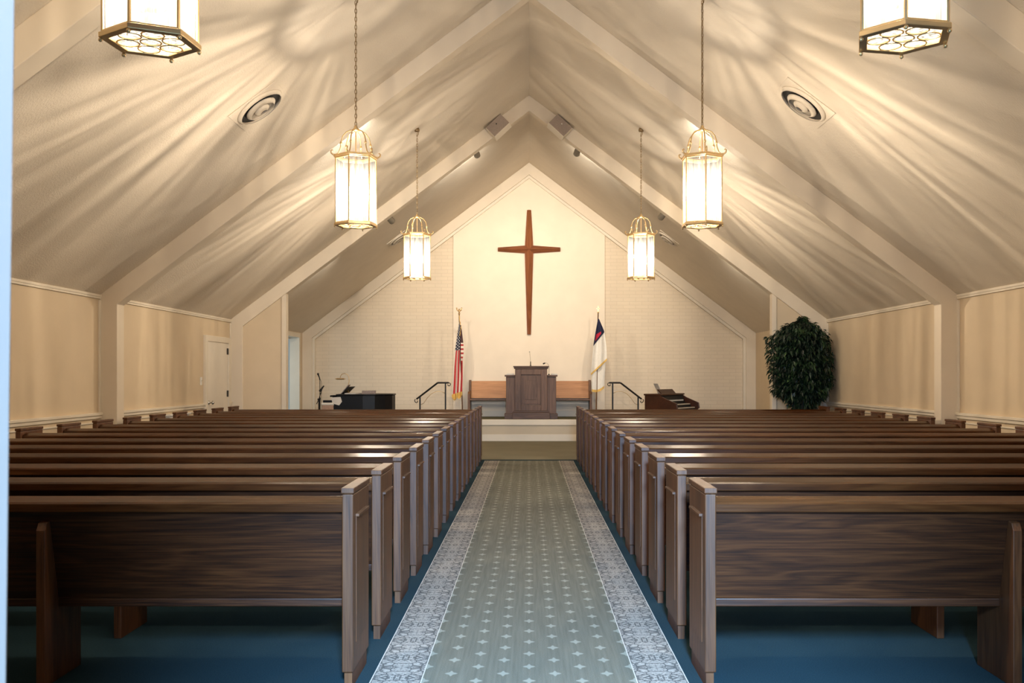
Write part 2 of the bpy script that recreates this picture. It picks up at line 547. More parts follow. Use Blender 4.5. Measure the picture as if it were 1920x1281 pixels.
# ---- side door in the left wall
dr = BM(); box(dr, -W, -W + .03, 16.60, 17.76, .01, 2.03)
d1 = struct('door_1', dr, M['door'], bevel=.004)
fr = BM()
for y0, y1, z0, z1 in ((16.50, 16.60, 0, 2.13), (17.76, 17.86, 0, 2.13), (16.60, 17.76, 2.03, 2.13)):
    box(fr, -W, -W + .05, y0, y1, z0, z1)
obj('door_frame', fr, M['trim'], d1, bevel=.006)
kb = BM(); m = Matrix.Translation((-W + .03, 16.69, 1.0)) @ Matrix.Rotation(PI / 2, 4, 'Y')
lathe(kb, [(.035, 0), (.035, .008), (.012, .012), (.012, .045), (.028, .055), (.03, .075), (.018, .09)], 16, m)
obj('door_knob', kb, M['steel'], d1, smooth=True)
for z in (1.08, 1.83):
    hb = BM(); box(hb, -W + .03, -W + .042, 17.69, 17.78, z, z + .11); obj('hinge', hb, M['iron'], d1)
# ---- doorway to the side room left of the platform
fr = BM()
for y0, y1, z0, z1 in ((DY0 - .09, DY0 + .012, 0, DZ + .09), (DY1 - .012, DY1 + .09, 0, DZ + .09), (DY0 + .012, DY1 - .012, DZ - .012, DZ + .09)):
    box(fr, -W - .2, -W + .03, y0, y1, z0, z1)
struct('door_2', fr, M['trim'], bevel=.005)
bm = BM()
box(bm, -7.6, -7.5, 21.2, 25.0, 0, 2.7); box(bm, -7.5, -5.6, 21.1, 21.2, 0, 2.7); box(bm, -7.5, -5.6, 24.9, 25.0, 0, 2.7)
box(bm, -7.6, -5.6, 21.1, 25.0, 2.55, 2.7); box(bm, -7.6, -5.6, 21.1, 25.0, -.12, 0)
box(bm, -5.62, -5.6, 23.9, 25.0, 0, 2.7)
struct('wall_side_room', bm, M['white'])
# light switch and white register box under the chair rail
sw = BM(); box(sw, -W, -W + .012, 16.34, 16.42, 1.30, 1.43)
s_ = obj('light_switch', sw, M['white'], bevel=.003); tag(s_, 'small pale switch plate on the left wall beside the door', 'switch')
b2 = BM(); box(b2, -.012, .012, -.006, .006, 0, .03); obj('toggle', b2, M['trim'], s_, loc=(-W + .018, 16.38, 1.35))
th = thing('radiator_cabinet', 'white box cabinet against the left wall below the chair rail', 'cabinet', (-W + .022, 15.05, 0))
b2 = BM(); box(b2, 0, .10, -.42, .42, 0, .855); obj('casing', b2, M['white'], th, bevel=.006)
b2 = BM(); box(b2, 0, .12, -.45, .45, .855, .88); obj('top_ledge', b2, M['white'], th, bevel=.004)
b2 = BM()
for q in range(6): box(b2, .10, .108, -.36, .36, .60 + q * .03, .612 + q * .03)
obj('grille', b2, M['trim'], th)
# ---- platform
SX, SY, SZ = 1.86, 22.12, .478
bm = BM(); box(bm, -SX, SX, SY + .02, YE - .045, 0, SZ - .03)
struct('stage_riser', bm, M['riser'])
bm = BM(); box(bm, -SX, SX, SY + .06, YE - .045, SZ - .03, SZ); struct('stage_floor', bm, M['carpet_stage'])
bm = BM(); box(bm, -SX - .02, SX + .02, SY - .012, SY + .06, SZ - .125, SZ + .004)
struct('trim_%d' % n, bm, M['trim'], bevel=.01); n += 1
bm = BM(); box(bm, -SX, SX, SY, SY + .02, 0, .15); struct('baseboard_stage', bm, M['trim'], bevel=.004)
bm = BM(); box(bm, -SX + .05, SX - .05, YE - .065, YE - .045, SZ, SZ + .14); struct('baseboard_end', bm, M['trim'], bevel=.004)
for s in (-1, 1):
    bm = BM()
    for k in range(2):
        x0, x1 = sorted((s * SX, s * (SX + .28 * (2 - k))))
        box(bm, x0, x1, SY + .12, SY + 1.35, .16 * k, .16 * (k + 1))
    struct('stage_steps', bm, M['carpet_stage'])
# ---- aisle carpet
cr = thing('aisle_carpet', 'patterned aisle carpet running from the doorway to the platform', 'carpet', (0, 0, 0))
bm = BM(); box(bm, -.508, .508, YR, 16.95, .0, .006); obj('field', bm, M['field'], cr)
for s in (-1, 1):
    bm = BM(); box(bm, -.122, .122, YR, 16.95, 0, .007); obj('border', bm, M['border'], cr, loc=(s * .63, 0, 0))

# ------------------------------------------------------------------ pews
def make_pew():
    t = thing('church_pew', '', 'pew')
    hw = 2.121; pt = .052; D = .45
    for s in (-1, 1):
        e = BM(); x0, x1 = sorted((s * hw, s * (hw - pt)))
        box(e, x0, x1, 0, D, .078, .902)
        ep = obj('end_panel', e, M['pew_v'], t, bevel=.005)
        c = BM(); box(c, x0 - .004, x1 + .004, -.005, D + .005, .906, .932); box(c, x0 + .004, x1 - .004, .004, D - .004, .90, .908)
        obj('cap', c, M['pew_v'], ep, bevel=.004)
        q = BM(); a, b = sorted((s * (hw - .002), s * (hw + .003)))
        box(q, a, b, .075, D - .085, .20, .80); box(q, *sorted((s * (hw - .002), s * (hw + .016))), .072, D - .082, .79, .803); obj('raised_panel', q, M['pew_v'], ep, bevel=.0015)
        f = BM(); box(f, x0 + .008, x1 - .008, .02, D - .02, 0, .08); obj('plinth', f, M['pew_v'], ep)
    xi = hw - pt
    b = BM(); prism(b, [(.062, .84), (.165, .385), (.19, .385), (.087, .84)], 'x', -xi, xi)
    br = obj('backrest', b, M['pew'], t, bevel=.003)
    r = BM(); prism(r, [(.03, .815), (.03, .853), (.037, .862), (.095, .884), (.112, .878), (.115, .825), (.09, .815)], 'x', -xi, xi)
    obj('top_rail', r, M['rail'], t, bevel=.004)
    st = BM(); prism(st, [(.165, .345), (.165, .385), (.40, .425), (.445, .42), (.45, .38), (.43, .355)], 'x', -xi, xi)
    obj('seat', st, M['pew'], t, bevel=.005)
    for x in (-.664, .664):
        p = BM(); prism(p, [(.025, 0), (.025, .73), (.045, .765), (.0775, .77), (.165, .385), (.165, .345), (.40, .345), (.40, 0)], 'x', x - .021, x + .021)
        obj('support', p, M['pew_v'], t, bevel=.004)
    return t


NP, Y1, SPC, XC = 15, 4.6, .866, 2.934
ORD = ['nearest', 'second', 'third', 'fourth', 'fifth', 'sixth', 'seventh', 'eighth', 'ninth', 'tenth', 'eleventh', 'twelfth', 'thirteenth', 'fourteenth', 'frontmost']
pew = make_pew(); first = True
for s, side in ((-1, 'left'), (1, 'right')):
    for k in range(NP):
        if k == 0: lab = 'dark wooden pew %s of the aisle, nearest row with its whole back showing' % side
        elif k == NP - 1: lab = 'dark wooden pew %s of the aisle, front row facing the platform' % side
        elif k < 8: lab = 'dark wooden pew %s of the aisle, %s row counted from the doorway' % (side, ORD[k])
        else:
            lab = 'dark wooden pew %s of the aisle, %s row counted from the platform' % (side, ORD[NP - 1 - k])
        loc = (s * XC, Y1 + SPC * k, 0)
        if first:
            p = pew; p.location = loc; p['label'] = lab; p['group'] = 'pews left of the aisle'; first = False
        else:
            dup(pew, loc, 0, lab, 'pews %s of the aisle' % side)

# ------------------------------------------------------------------ lanterns
def hexpt(R, k, z, ph=0.0):
    return Vector((R * math.cos(ph + k * PI / 3), R * math.sin(ph + k * PI / 3), z))


def hex_ring(bm, Ro, Ri, z0, z1):
    o0 = [bm.verts.new(hexpt(Ro, k, z0)) for k in range(6)]; o1 = [bm.verts.new(hexpt(Ro, k, z1)) for k in range(6)]
    i0 = [bm.verts.new(hexpt(Ri, k, z0)) for k in range(6)]; i1 = [bm.verts.new(hexpt(Ri, k, z1)) for k in range(6)]
    for k in range(6):
        j = (k + 1) % 6
        bm.faces.new((o0[k], o0[j], o1[j], o1[k])); bm.faces.new((i0[k], i1[k], i1[j], i0[j]))
        bm.faces.new((o1[k], o1[j], i1[j], i1[k])); bm.faces.new((o0[k], i0[k], i0[j], o0[j]))


def make_lantern():
    t = thing('hanging_lantern', '', 'lamp')
    R = .203
    b = BM(); hex_ring(b, R + .014, R - .028, .018, .042); hex_ring(b, R + .004, R - .02, .042, .052)
    br = obj('bottom_ring', b, M['gold'], t, bevel=.003)
    b = BM()
    for k in range(6): ball(b, hexpt(R + .004, k, .008), .010, u=8, v=6)
    obj('finial', b, M['gold'], br, smooth=True)
    b = BM(); hex_ring(b, R + .016, R - .028, .69, .716); hex_ring(b, R + .006, R - .02, .678, .69)
    tr = obj('top_ring', b, M['gold'], t, bevel=.003)
    for k in range(6):
        b = BM(); p = hexpt(R - .004, k, 0); tube(b, [(p.x, p.y, .045), (p.x, p.y, .69)], .0085, 6)
        obj('corner_bar', b, M['gold'], t)
        b = BM(); A = hexpt(R - .012, k, 0); Bq = hexpt(R - .012, (k + 1) % 6, 0)
        nrm = (A + Bq).normalized()

        def f(u, v, A=A, Bq=Bq, nrm=nrm):
            p = A.lerp(Bq, .04 + .92 * u) + nrm * (.004 * math.sin(u * PI * 6))
            z = .05 + .635 * v
            if v == 0: z += .0
            return (p.x, p.y, z)
        grid(b, 24, 2, f); obj('glass_panel', b, M['glass'], t, smooth=True)
    # pierced floor glass with ring ornaments
    b = BM()
    c = b.verts.new((0, 0, .03)); vs = [b.verts.new(hexpt(R - .022, k, .03)) for k in range(6)]
    for k in range(6): b.faces.new((c, vs[k], vs[(k + 1) % 6]))
    bg = obj('floor_glass', b, M['glass_b'], t)
    b = BM()
    for k in range(6):
        q = hexpt(.105, k + .5, .026)
        tube(b, [(q.x + .048 * math.cos(i * PI / 8), q.y + .048 * math.sin(i * PI / 8), .026) for i in range(16)], .004, 5, True)
    tube(b, [(.045 * math.cos(i * PI / 8), .045 * math.sin(i * PI / 8), .026) for i in range(16)], .004, 5, True)
    obj('ring_ornament', b, M['gold'], bg)
    # bowed arms up to the hub, with leaf scrolls at the corners
    for k in range(6):
        a = k * PI / 3; b = BM()
        pr = [(.195, .716), (.17, .735), (.150, .79), (.145, .85), (.130, .90), (.095, .945), (.05, .965), (.02, .972)]
        tube(b, [(r * math.cos(a), r * math.sin(a), z) for r, z in pr], .0065, 6)
        ball(b, (.147 * math.cos(a), .147 * math.sin(a), .83), .012, (1, 1, 1.6), 8, 6)
        obj('crown_arm', b, M['gold'], t, smooth=True)
        b = BM()
        pr = [(.20, .712), (.226, .714), (.243, .728), (.246, .748), (.236, .758), (.226, .752)]
        tube(b, [(r * math.cos(a), r * math.sin(a), z) for r, z in pr], .006, 6, taper=[.010, .009, .008, .007, .006, .005])
        obj('corner_scroll', b, M['gold'], t, smooth=True)
    b = BM(); lathe(b, [(.01, .955), (.034, .962), (.04, .975), (.022, .99), (.015, 1.012), (.006, 1.02)], 14)
    obj('hub', b, M['gold'], t, smooth=True)
    # candle cluster
    b = BM(); lathe(b, [(.008, .16), (.03, .17), (.03, .18), (.008, .19), (.006, .955)], 10)
    stem = obj('stem', b, M['gold'], t)
    for k in range(3):
        a = k * 2 * PI / 3 + .4; x, y = .07 * math.cos(a), .07 * math.sin(a)
        b = BM(); lathe(b, [(.012, .24), (.024, .28), (.026, .32), (.014, .37), (.003, .42)], 12, Matrix.Translation((x, y, 0)))
        bl = obj('bulb', b, M['bulb'], t, smooth=True)
        b = BM(); tube(b, [(0, 0, .175), (x * .6, y * .6, .165), (x, y, .19), (x, y, .24)], .006, 6); obj('socket', b, M['gold'], bl)
    return t


def add_chain(t, zc):
    b = BM(); z = 1.012; top = zc - .09; L = .040; i = 0
    while z < top:
        ax = Vector((1, 0, 0)) if i % 2 == 0 else Vector((0, 1, 0))
        tube(b, [Vector((0, 0, z + L * .5)) + ax * (.0105 * math.cos(q * PI / 5)) + Vector((0, 0, .026 * math.sin(q * PI / 5))) for q in range(10)], .0036, 5, True)
        z += L; i += 1
    tube(b, [(0, 0, 1.0), (.004, .004, top * .5), (0, 0, top)], .0022, 5)
    obj('chain', b, M['gold_d'], t)
    b = BM(); tube(b, [(0, 0, top - .01), (.018, 0, top + .01), (.018, 0, top + .03), (0, 0, top + .045), (0, 0, zc)], .006, 6)
    lathe(b, [(.035, zc - .045), (.04, zc - .02), (.028, zc + .015)], 14)
    obj('ceiling_hook', b, M['gold_d'], t, smooth=True)


LN = [(-1.69, 4.45, 25, 'near left, top cut off by the frame'), (1.655, 4.40, 12, 'near right, top cut off by the frame'),
      (-1.717, 9.87, 20, ''), (1.717, 9.87, 30, ''), (-1.717, 15.27, 5, ''), (1.717, 15.27, -10, '')]
LL = ['gilt six-sided glass lantern, largest on the left, cut off by the photo\'s top edge',
      'gilt six-sided glass lantern, largest on the right, cut off by the photo\'s top edge',
      'gilt six-sided glass lantern on a long chain, middle of the three on the left',
      'gilt six-sided glass lantern on a long chain, middle of the three on the right',
      'gilt six-sided glass lantern, smallest in view left of the wooden cross',
      'gilt six-sided glass lantern, smallest in view right of the wooden cross']
ZB = 2.915
lan = make_lantern()
roots = []
for i, ((x, y, ang, _), lab) in enumerate(zip(LN, LL)):
    if i == 0:
        r = lan; r.location = (x, y, ZB); r.rotation_euler = (0, 0, math.radians(ang)); r['label'] = lab; r['group'] = 'hanging lanterns'
    else:
        r = dup(lan, (x, y, ZB), math.radians(ang), lab, 'hanging lanterns')
    roots.append(r)
for r in roots: add_chain(r, ceil_z(r.location.x) - ZB)


def streak_light(name, loc, power, seed):
    L = bpy.data.lights.new(name, 'POINT'); L.energy = power; L.shadow_soft_size = .05; L.color = (1, .86, .70)
    L.use_nodes = True; t = NT(L.node_tree)
    em = [q for q in t.n if q.type == 'EMISSION'][0]
    d = t.new('ShaderNodeTexCoord').outputs['Normal']
    x, y, z = t.xyz(d)
    ln = t.m('MAXIMUM', t.m('SQRT', t.m('ADD', t.m('MULTIPLY', x, x), t.m('MULTIPLY', y, y))), .03)
    cx, sy = t.m('DIVIDE', x, ln), t.m('DIVIDE', y, ln)
    v = t.comb(t.m('ADD', cx, seed * 3.7), sy, t.m('MULTIPLY', z, .10))
    a = t.noise(v, 7.5, 3, .6)
    b = t.noise(v, 18.0, 2, .5)
    c = t.noise(v, 42.0, 2, .5)
    s = t.m('ADD', t.m('MULTIPLY', t.step(a, .36, .64), 1.05), t.m('MULTIPLY', t.step(b, .36, .64), .6))
    s = t.m('ADD', s, t.m('MULTIPLY', t.step(c, .35, .65), .3))
    s = t.m('ADD', s, .18)
    up = t.step(z, .10, .92)
    near = t.step(z, .86, .985)
    s = t.m('ADD', t.m('MULTIPLY', s, t.m('SUBTRACT', 1.0, near)), t.m('MULTIPLY', near, .8))
    s = t.m('MULTIPLY', s, t.m('SUBTRACT', 1.0, t.m('MULTIPLY', up, .79)))
    dn = t.step(t.m('MULTIPLY', z, -1.0), .25, .95)
    s = t.m('MULTIPLY', s, t.m('SUBTRACT', 1.0, t.m('MULTIPLY', dn, .55)))
    t.l.new(s, em.inputs['Strength'])
    o = bpy.data.objects.new(name, L); COL.objects.link(o); o.location = loc
    return o


LP = 520
for i, r in enumerate(roots):
    streak_light('lantern_light', (r.location.x, r.location.y, ZB + .36), LP, i + 1)

# ------------------------------------------------------------------ spotlights behind the frames
def spot(name, loc, target, power, size, blend=.6, col=(1, .86, .69), soft=.04):
    L = bpy.data.lights.new(name, 'SPOT'); L.energy = power; L.spot_size = math.radians(size); L.spot_blend = blend
    L.color = col; L.shadow_soft_size = soft
    o = bpy.data.objects.new(name, L); COL.objects.link(o); o.location = loc
    o.rotation_euler = (Vector(target) - Vector(loc)).to_track_quat('-Z', 'Y').to_euler()
    return o


SP = [(-.97, 5.56, (-.2, YE, 3.6), 'grey can spotlight on the roof frame left of the ridge, upper one'),
      (.89, 5.59, (.2, YE, 3.6), 'grey can spotlight on the roof frame right of the ridge, upper one'),
      (-2.56, 4.34, (-.9, YE, 2.4), 'grey can spotlight low on the roof frame behind the left lanterns'),
      (2.46, 4.41, (.9, YE, 2.4), 'grey can spotlight low on the roof frame behind the right lanterns')]
for x, z, tg, lab in SP:
    y = B[2] + BT + .16
    t = thing('spotlight', lab, 'spotlight', (x, y, z), 0, 'spotlights on the roof frame')
    q = (Vector(tg) - Vector((x, y, z))).to_track_quat('Z', 'Y').to_matrix().to_4x4()
    b = BM(); lathe(b, [(.03, -.12), (.052, -.10), (.058, -.04), (.06, .08), (.056, .085), (.05, .06)], 18, q); obj('can', b, M['can'], t, smooth=True)
    b = BM(); lathe(b, [(.01, .055), (.05, .056)], 18, q); obj('lens', b, M['lens'], t)
    b = BM(); tube(b, [(0, 0, .05), (0, -.06, .12), (0, -.16, .10)], .012, 6); obj('mount', b, M['can'], t)
    dirv = (Vector(tg) - Vector((x, y, z))).normalized()
    spot('spot_beam', Vector((x, y, z)) + dirv * .12, tg, 240, 72)
    sx = 1 if x > 0 else -1
    if abs(x) < 2: spot('spot_spill', (x + sx * .1, y + .12, ceil_z(x + sx * .1) - .14), (x + sx * .45, y + 1.6, ceil_z(x + sx * .45) - .02), 230, 100, 1.0, (1, .92, .80), .02)
    else: spot('spot_spill', (sx * 3.5, y + .1, ceil_z(3.5) - .2), (sx * 4.3, y + .9, ceil_z(4.3)), 90, 90, 1.0, (1, .92, .80), .02)
for sx in (-1, 1):
    x = sx * 2.2; y = B[1] + BT + .12
    spot('spot_spill', (x, y, ceil_z(x) - .13), (x + sx * .45, y + 1.5, ceil_z(x + sx * .45) - .02), 300, 80, 1.0, (1, .92, .80), .02)

# ------------------------------------------------------------------ speakers at the ridge
for s, lab in ((-1, 'square grey speaker on the roof frame left of the ridge'), (1, 'square grey speaker on the roof frame right of the ridge')):
    t = thing('speaker', lab, 'speaker', (s * .53, B[2] - .015, 5.89), 0, 'speakers at the ridge')
    rot = Matrix.Rotation(s * math.radians(43), 4, 'Y') @ Matrix.Rotation(math.radians(-14), 4, 'X')
    b = BM(); box(b, -.185, .185, -.19, .0, -.125, .125, Matrix.Translation((0, -.035, 0)) @ rot)
    obj('cabinet', b, M['trim'], t, bevel=.006)
    b = BM(); box(b, -.178, .178, -.20, -.188, -.118, .118, Matrix.Translation((0, -.035, 0)) @ rot)
    gr = obj('grille', b, M['grey'], t)
    b = BM(); lathe(b, [(.012, .2), (.012, .206)], 12, Matrix.Translation((0, -.035, 0)) @ rot @ Matrix.Translation((0, 0, .03)) @ Matrix.Rotation(PI / 2, 4, 'X'))
    obj('badge', b, M['rubber'] if s < 0 else M['paper'], gr)
    b = BM(); box(b, -.04, .04, -.05, .015, .0, .12); obj('bracket', b, M['can'], t)

# ------------------------------------------------------------------ ceiling air diffusers
def diffuser(x, y, size, lab):
    sx = 1 if x > 0 else -1
    t = thing('air_diffuser', lab, 'vent', (x, y, ceil_z(x)), 0, 'ceiling air diffusers')
    rot = Matrix.Rotation(sx * math.atan(SL), 4, 'Y') @ Matrix.Rotation(PI, 4, 'X')   # local +z points down out of the slope
    b = BM(); box(b, -size / 2, size / 2, -size / 2, size / 2, 0, .012, rot); obj('plate', b, M['ceiling'], t, bevel=.004)
    R = size * .46
    b = BM(); lathe(b, [(R * .2, .0125), (R * .9, .013)], 32, rot); obj('throat_shade', b, M['dark'], t)  # flat dark disc, shade of the vent opening put into its colour
    for k, (r0, r1, z0, z1) in enumerate(((R * .88, R, .04, .012), (R * .50, R * .64, .065, .03), (R * .15, R * .32, .08, .045))):
        b = BM(); lathe(b, [(r1, z1), (r1 * .99, z1 + .008), (r0, z0 + .006), (r0, z0), (r1 * .97, z1)], 32, rot)
        obj('louvre_ring', b, M['ceiling'], t, smooth=True)
diffuser(-2.90, 10.70, .62, 'round air diffuser on the left ceiling slope below the nearest lantern')
diffuser(2.91, 10.55, .62, 'round air diffuser on the right ceiling slope below the nearest lantern')
diffuser(-2.83, 21.4, .5, 'small air diffuser on the left ceiling slope beside the far lantern')
diffuser(2.92, 20.9, .5, 'small air diffuser on the right ceiling slope beside the far lantern')

# ------------------------------------------------------------------ cross
ct = thing('wooden_cross', 'large faceted brown wooden cross hung on the end wall', 'cross', (0, YE - .052, 4.47))


def cross_bar(L1, L2, w0, w1, w2, dpt, axis):
    b = BM()
    def P(u, w, d): return (w, -d, u) if axis == 'z' else (u, -d, w)
    def sec(u, w, d):
        return [b.verts.new(P(u, -w / 2, 0)), b.verts.new(P(u, -w / 2, d * .45)), b.verts.new(P(u, 0, d)), b.verts.new(P(u, w / 2, d * .45)), b.verts.new(P(u, w / 2, 0))]
    S = [sec(-L1, w1, dpt * .6), sec(0, w0, dpt), sec(L2, w2, dpt * .6)]
    for A, C in zip(S, S[1:]):
        for i in range(5): b.faces.new((A[i], A[(i + 1) % 5], C[(i + 1) % 5], C[i]))
    b.faces.new(S[0]); b.faces.new(S[-1][::-1])
    return b
obj('upright', cross_bar(2.03, .94, .205, .088, .097, .11, 'z'), M['cross'], ct)
M['cross_h'] = wood('cross_arm_wood', 'x', (.10, .030, .011), (.20, .066, .024), (.28, .105, .04), .42, 5, .35)
obj('arm', cross_bar(.745, .745, .195, .095, .095, .112, 'x'), M['cross_h'], ct)

# ------------------------------------------------------------------ pulpit
pl = thing('pulpit', 'dark wood pulpit with panelled front standing at the platform edge', 'pulpit', (.045, 22.62, SZ))
b = BM(); box(b, -.36, .36, -.26, .22, .14, 1.13); ce = obj('centre_body', b, M['pulpit'], pl, bevel=.006)
b = BM(); box(b, -.42, .42, -.30, .30, 0, .15); box(b, -.40, .40, -.28, .28, .15, .19); obj('base', b, M['pulpit_h'], pl, bevel=.008)
b = BM(); box(b, -.40, .40, -.31, .28, 1.165, 1.195); box(b, -.385, .385, -.29, .25, 1.13, 1.165); obj('top', b, M['pulpit_h'], pl, bevel=.006)
b = BM()
for x0, x1, z0, z1 in ((-.36, -.225, .19, 1.12), (.225, .36, .19, 1.12), (-.225, .225, .19, .31), (-.225, .225, 1.00, 1.12)):
    box(b, x0, x1, -.285, -.26, z0, z1)
obj('front_frame', b, M['pulpit'], ce, bevel=.005)
b = BM(); prism(b, [(-.20, .34), (.20, .34), (.20, .97), (-.20, .97)], 'y', -.266, -.26)
box(b, -.125, .125, -.276, -.262, .44, .87); obj('front_panel', b, M['pulpit'], ce, bevel=.006)
for s in (-1, 1):
    b = BM(); x0, x1 = sorted((s * .36, s * .565)); box(b, x0, x1, -.20, .22, .12, .955)
    wg = obj('side_wing', b, M['pulpit'], pl, bevel=.005)
    b = BM(); x0, x1 = sorted((s * .365, s * .60)); box(b, x0, x1, -.24, .26, 0, .12); obj('wing_base', b, M['pulpit_h'], wg, bevel=.006)
    b = BM(); x0, x1 = sorted((s * .362, s * .595)); box(b, x0, x1, -.235, .25, .955, .995); obj('wing_top', b, M['pulpit_h'], wg, bevel=.005)
PX = .045
t = thing('gooseneck_microphone', 'thin upright gooseneck microphone on top of the pulpit', 'microphone', (PX - .01, 22.6, SZ + 1.195))
b = BM(); lathe(b, [(.022, 0), (.020, .01), (.011, .015), (.009, .10), (.006, .105)], 10); obj('base', b, M['rubber'], t)
b = BM(); tube(b, [(0, 0, .10), (-.004, 0, .18), (-.016, 0, .26), (-.022, 0, .31)], .004, 6); obj('neck', b, M['steel'], t)
b = BM(); ball(b, (-.024, 0, .322), .011, (1, 1, 1.4), 8, 6); obj('capsule', b, M['steel'], t)
t = thing('gooseneck_lamp', 'small bent gooseneck reading lamp at the right side of the pulpit', 'lamp', (PX + .405, 22.6, SZ + .995))
b = BM(); lathe(b, [(.018, 0), (.016, .02), (.006, .025)], 10); obj('base', b, M['rubber'], t)
b = BM(); tube(b, [(0, 0, .02), (.006, 0, .14), (.002, 0, .20), (-.03, 0, .255), (-.06, 0, .272), (-.085, 0, .268)], .005, 6); obj('neck', b, M['steel'], t)
b = BM(); tube(b, [(-.08, 0, .27), (-.095, 0, .266), (-.135, 0, .25)], .012, 8, taper=[.008, .015, .017]); obj('head', b, M['rubber'], t)
for x, lab in ((-.47, 'pale papers lying on the left wing of the pulpit'), (.53, 'pale papers lying on the right wing of the pulpit')):
    b = BM(); hw = .085 if x < 0 else .07
    for k in range(5): box(b, -hw + .004 * (k % 2), hw - .003 * (k % 3), -.12 + .004 * (k % 3), .11, .006 * k, .006 * k + .0055)
    o = obj('paper_stack', b, M['paper'], loc=(PX + x, 22.63, SZ + .995)); tag(o, lab, 'papers', 'papers on the pulpit')

# ------------------------------------------------------------------ clergy bench
bn = thing('platform_bench', 'honey coloured wooden bench behind the pulpit against the end wall', 'bench', (.02, 23.42, SZ))
bw = 1.45
b = BM(); prism(b, [(.25, .44), (.28, .44), (.34, .85), (.31, .85)], 'x', -bw + .04, bw - .04); obj('backrest', b, M['orange'], bn, bevel=.006)
b = BM(); prism(b, [(-.2, .40), (-.2, .435), (.25, .425), (.28, .385)], 'x', -bw + .04, bw - .04); obj('seat', b, M['brownend'], bn, bevel=.006)
for s in (-1, 1):
    x0, x1 = sorted((s * bw, s * (bw - .055)))
    b = BM(); prism(b, [(-.22, 0), (-.22, .55), (-.16, .60), (.2, .62), (.27, .875), (.35, .875), (.35, 0)], 'x', x0, x1)
    obj('end_panel', b, M['brownend'], bn, bevel=.006)

# ------------------------------------------------------------------ handrails
def handrail(s, lab):
    t = thing('handrail', lab, 'handrail', (s * 1.84, SY + .34, 0), 0, 'platform handrails')
    # local +x runs outward and down
    def X(v): return s * v
    zt = 1.295; zl = .925
    b = BM()
    pts = [(X(.20), 0, zt), (X(.22), 0, zt)]
    main = [(X(-.03), 0, zt), (X(.22), 0, zt), (X(.70), 0, zl)]
    for p, q in zip(main, main[1:]):
        tube(b, [p, q], .02, 8)
    obj('rail', b, M['iron'], t, smooth=False)
    b = BM(); tube(b, [(X(-.03) - X(.045) * math.sin(a) * (1 - a / 9), 0, zt - .04 + .04 * math.cos(a) * (1 - a / 12)) for a in [i * .45 for i in range(12)]], .010, 6)
    obj('scroll', b, M['iron'], t, smooth=True)
    b = BM(); tube(b, [(X(.70) + X(.045) * math.sin(a + .5) * (1 - a / 9), 0, zl - .045 + .045 * math.cos(a + .3) * (1 - a / 12)) for a in [i * .45 for i in range(12)]], .010, 6)
    obj('scroll', b, M['iron'], t, smooth=True)
    b = BM(); box(b, X(.045) - .016, X(.045) + .016, -.016, .016, .32, zt); obj('post', b, M['iron'], t)
    b = BM(); box(b, X(.62) - .016, X(.62) + .016, -.016, .016, 0, zl + .06); obj('post', b, M['iron'], t)
    b = BM(); tube(b, [(X(.06 + .0), 0, 1.06), (X(.14), 0, 1.095), (X(.25), 0, 1.10), (X(.36), 0, 1.05), (X(.46), 0, .95), (X(.54), 0, .83), (X(.605), 0, .80)], .006, 6)
    obj('arch_bar', b, M['brass'], t, smooth=True)
handrail(-1, 'black iron handrail at the left end of the platform')
handrail(1, 'black iron handrail at the right end of the platform')

# ------------------------------------------------------------------ flags
FD = 23.0


def flag_base(name, lab, bot, top, topper):
    t = thing(name, lab, 'flag', (bot.x, FD, SZ), 0)
    b = BM(); lathe(b, [(.16, 0), (.16, .02), (.10, .045), (.04, .06), (.025, .14), (.018, .15)], 24); obj('stand', b, M['brass'], t, smooth=True)
    b = BM(); tp = top - Vector((bot.x, FD, SZ)); tube(b, [(0, 0, .05), tp], .0135, 8); pole = obj('pole', b, M['brownend'], t)
    return t, tp, pole


def loc_of(t, px, py, dd=0.0):
    v = at(px, py, FD + dd); return v - t.location


bot = at(867.5, 785, FD); bot.z = SZ; top = at(861, 590, FD)
t, tp, pole = flag_base('national_flag', 'red white and blue flag on a pole left of the bench', bot, top, 'eagle')
b = BM(); ball(b, tp + Vector((0, 0, .02)), .025, (1, 1, 1), 10, 8)
ball(b, tp + Vector((0, 0, .075)), .028, (.8, .8, 1.6), 10, 8)
for s in (-1, 1):
    tube(b, [tp + Vector((0, 0, .07)), tp + Vector((s * .04, 0, .10)), tp + Vector((s * .06, 0, .155)), tp + Vector((s * .045, 0, .16))], .01, 6, taper=[.012, .018, .016, .005])
ball(b, tp + Vector((0, -.01, .125)), .014, (1, 1.3, 1), 8, 6)
obj('eagle_finial', b, M['brass'], t, smooth=True)
Ls = [(0, 861, 863.5), (.10, 859, 864), (.25, 856, 866), (.42, 852.5, 867), (.6, 850, 867.5), (.8, 848.5, 867.5), (1, 847, 866.5)]


def interp(tab, s):
    for a, c in zip(tab, tab[1:]):
        if s <= c[0]:
            f = (s - a[0]) / (c[0] - a[0]); return [a[i] + (c[i] - a[i]) * f for i in range(1, len(a))]
    return list(tab[-1][1:])


def us(u, v):
    l, r = interp(Ls, v); px = l + (r - l) * u; py = 603 + v * 131 + (6 * (1 - u)) * v
    return loc_of(t, px, py, -.03 - .035 * math.sin(u * PI * 4.2 + v * 1.5) * min(1, v * 3))
b = BM(); grid(b, 36, 30, us, True); cl = obj('cloth', b, M['usflag'], t, smooth=True)


def usf(u, v):
    py = 610 + v * 70; w = min(1, .3 + v * 1.4) * (1 if v < .75 else (1 - (v - .75) * 2.4))
    return loc_of(t, 863.2 + u * 5.2 * w + v * 1.2, py, -.085 + .03 * u)
b = BM(); grid(b, 6, 30, usf, True); obj('folded_edge', b, M['usfold'], t, smooth=True)


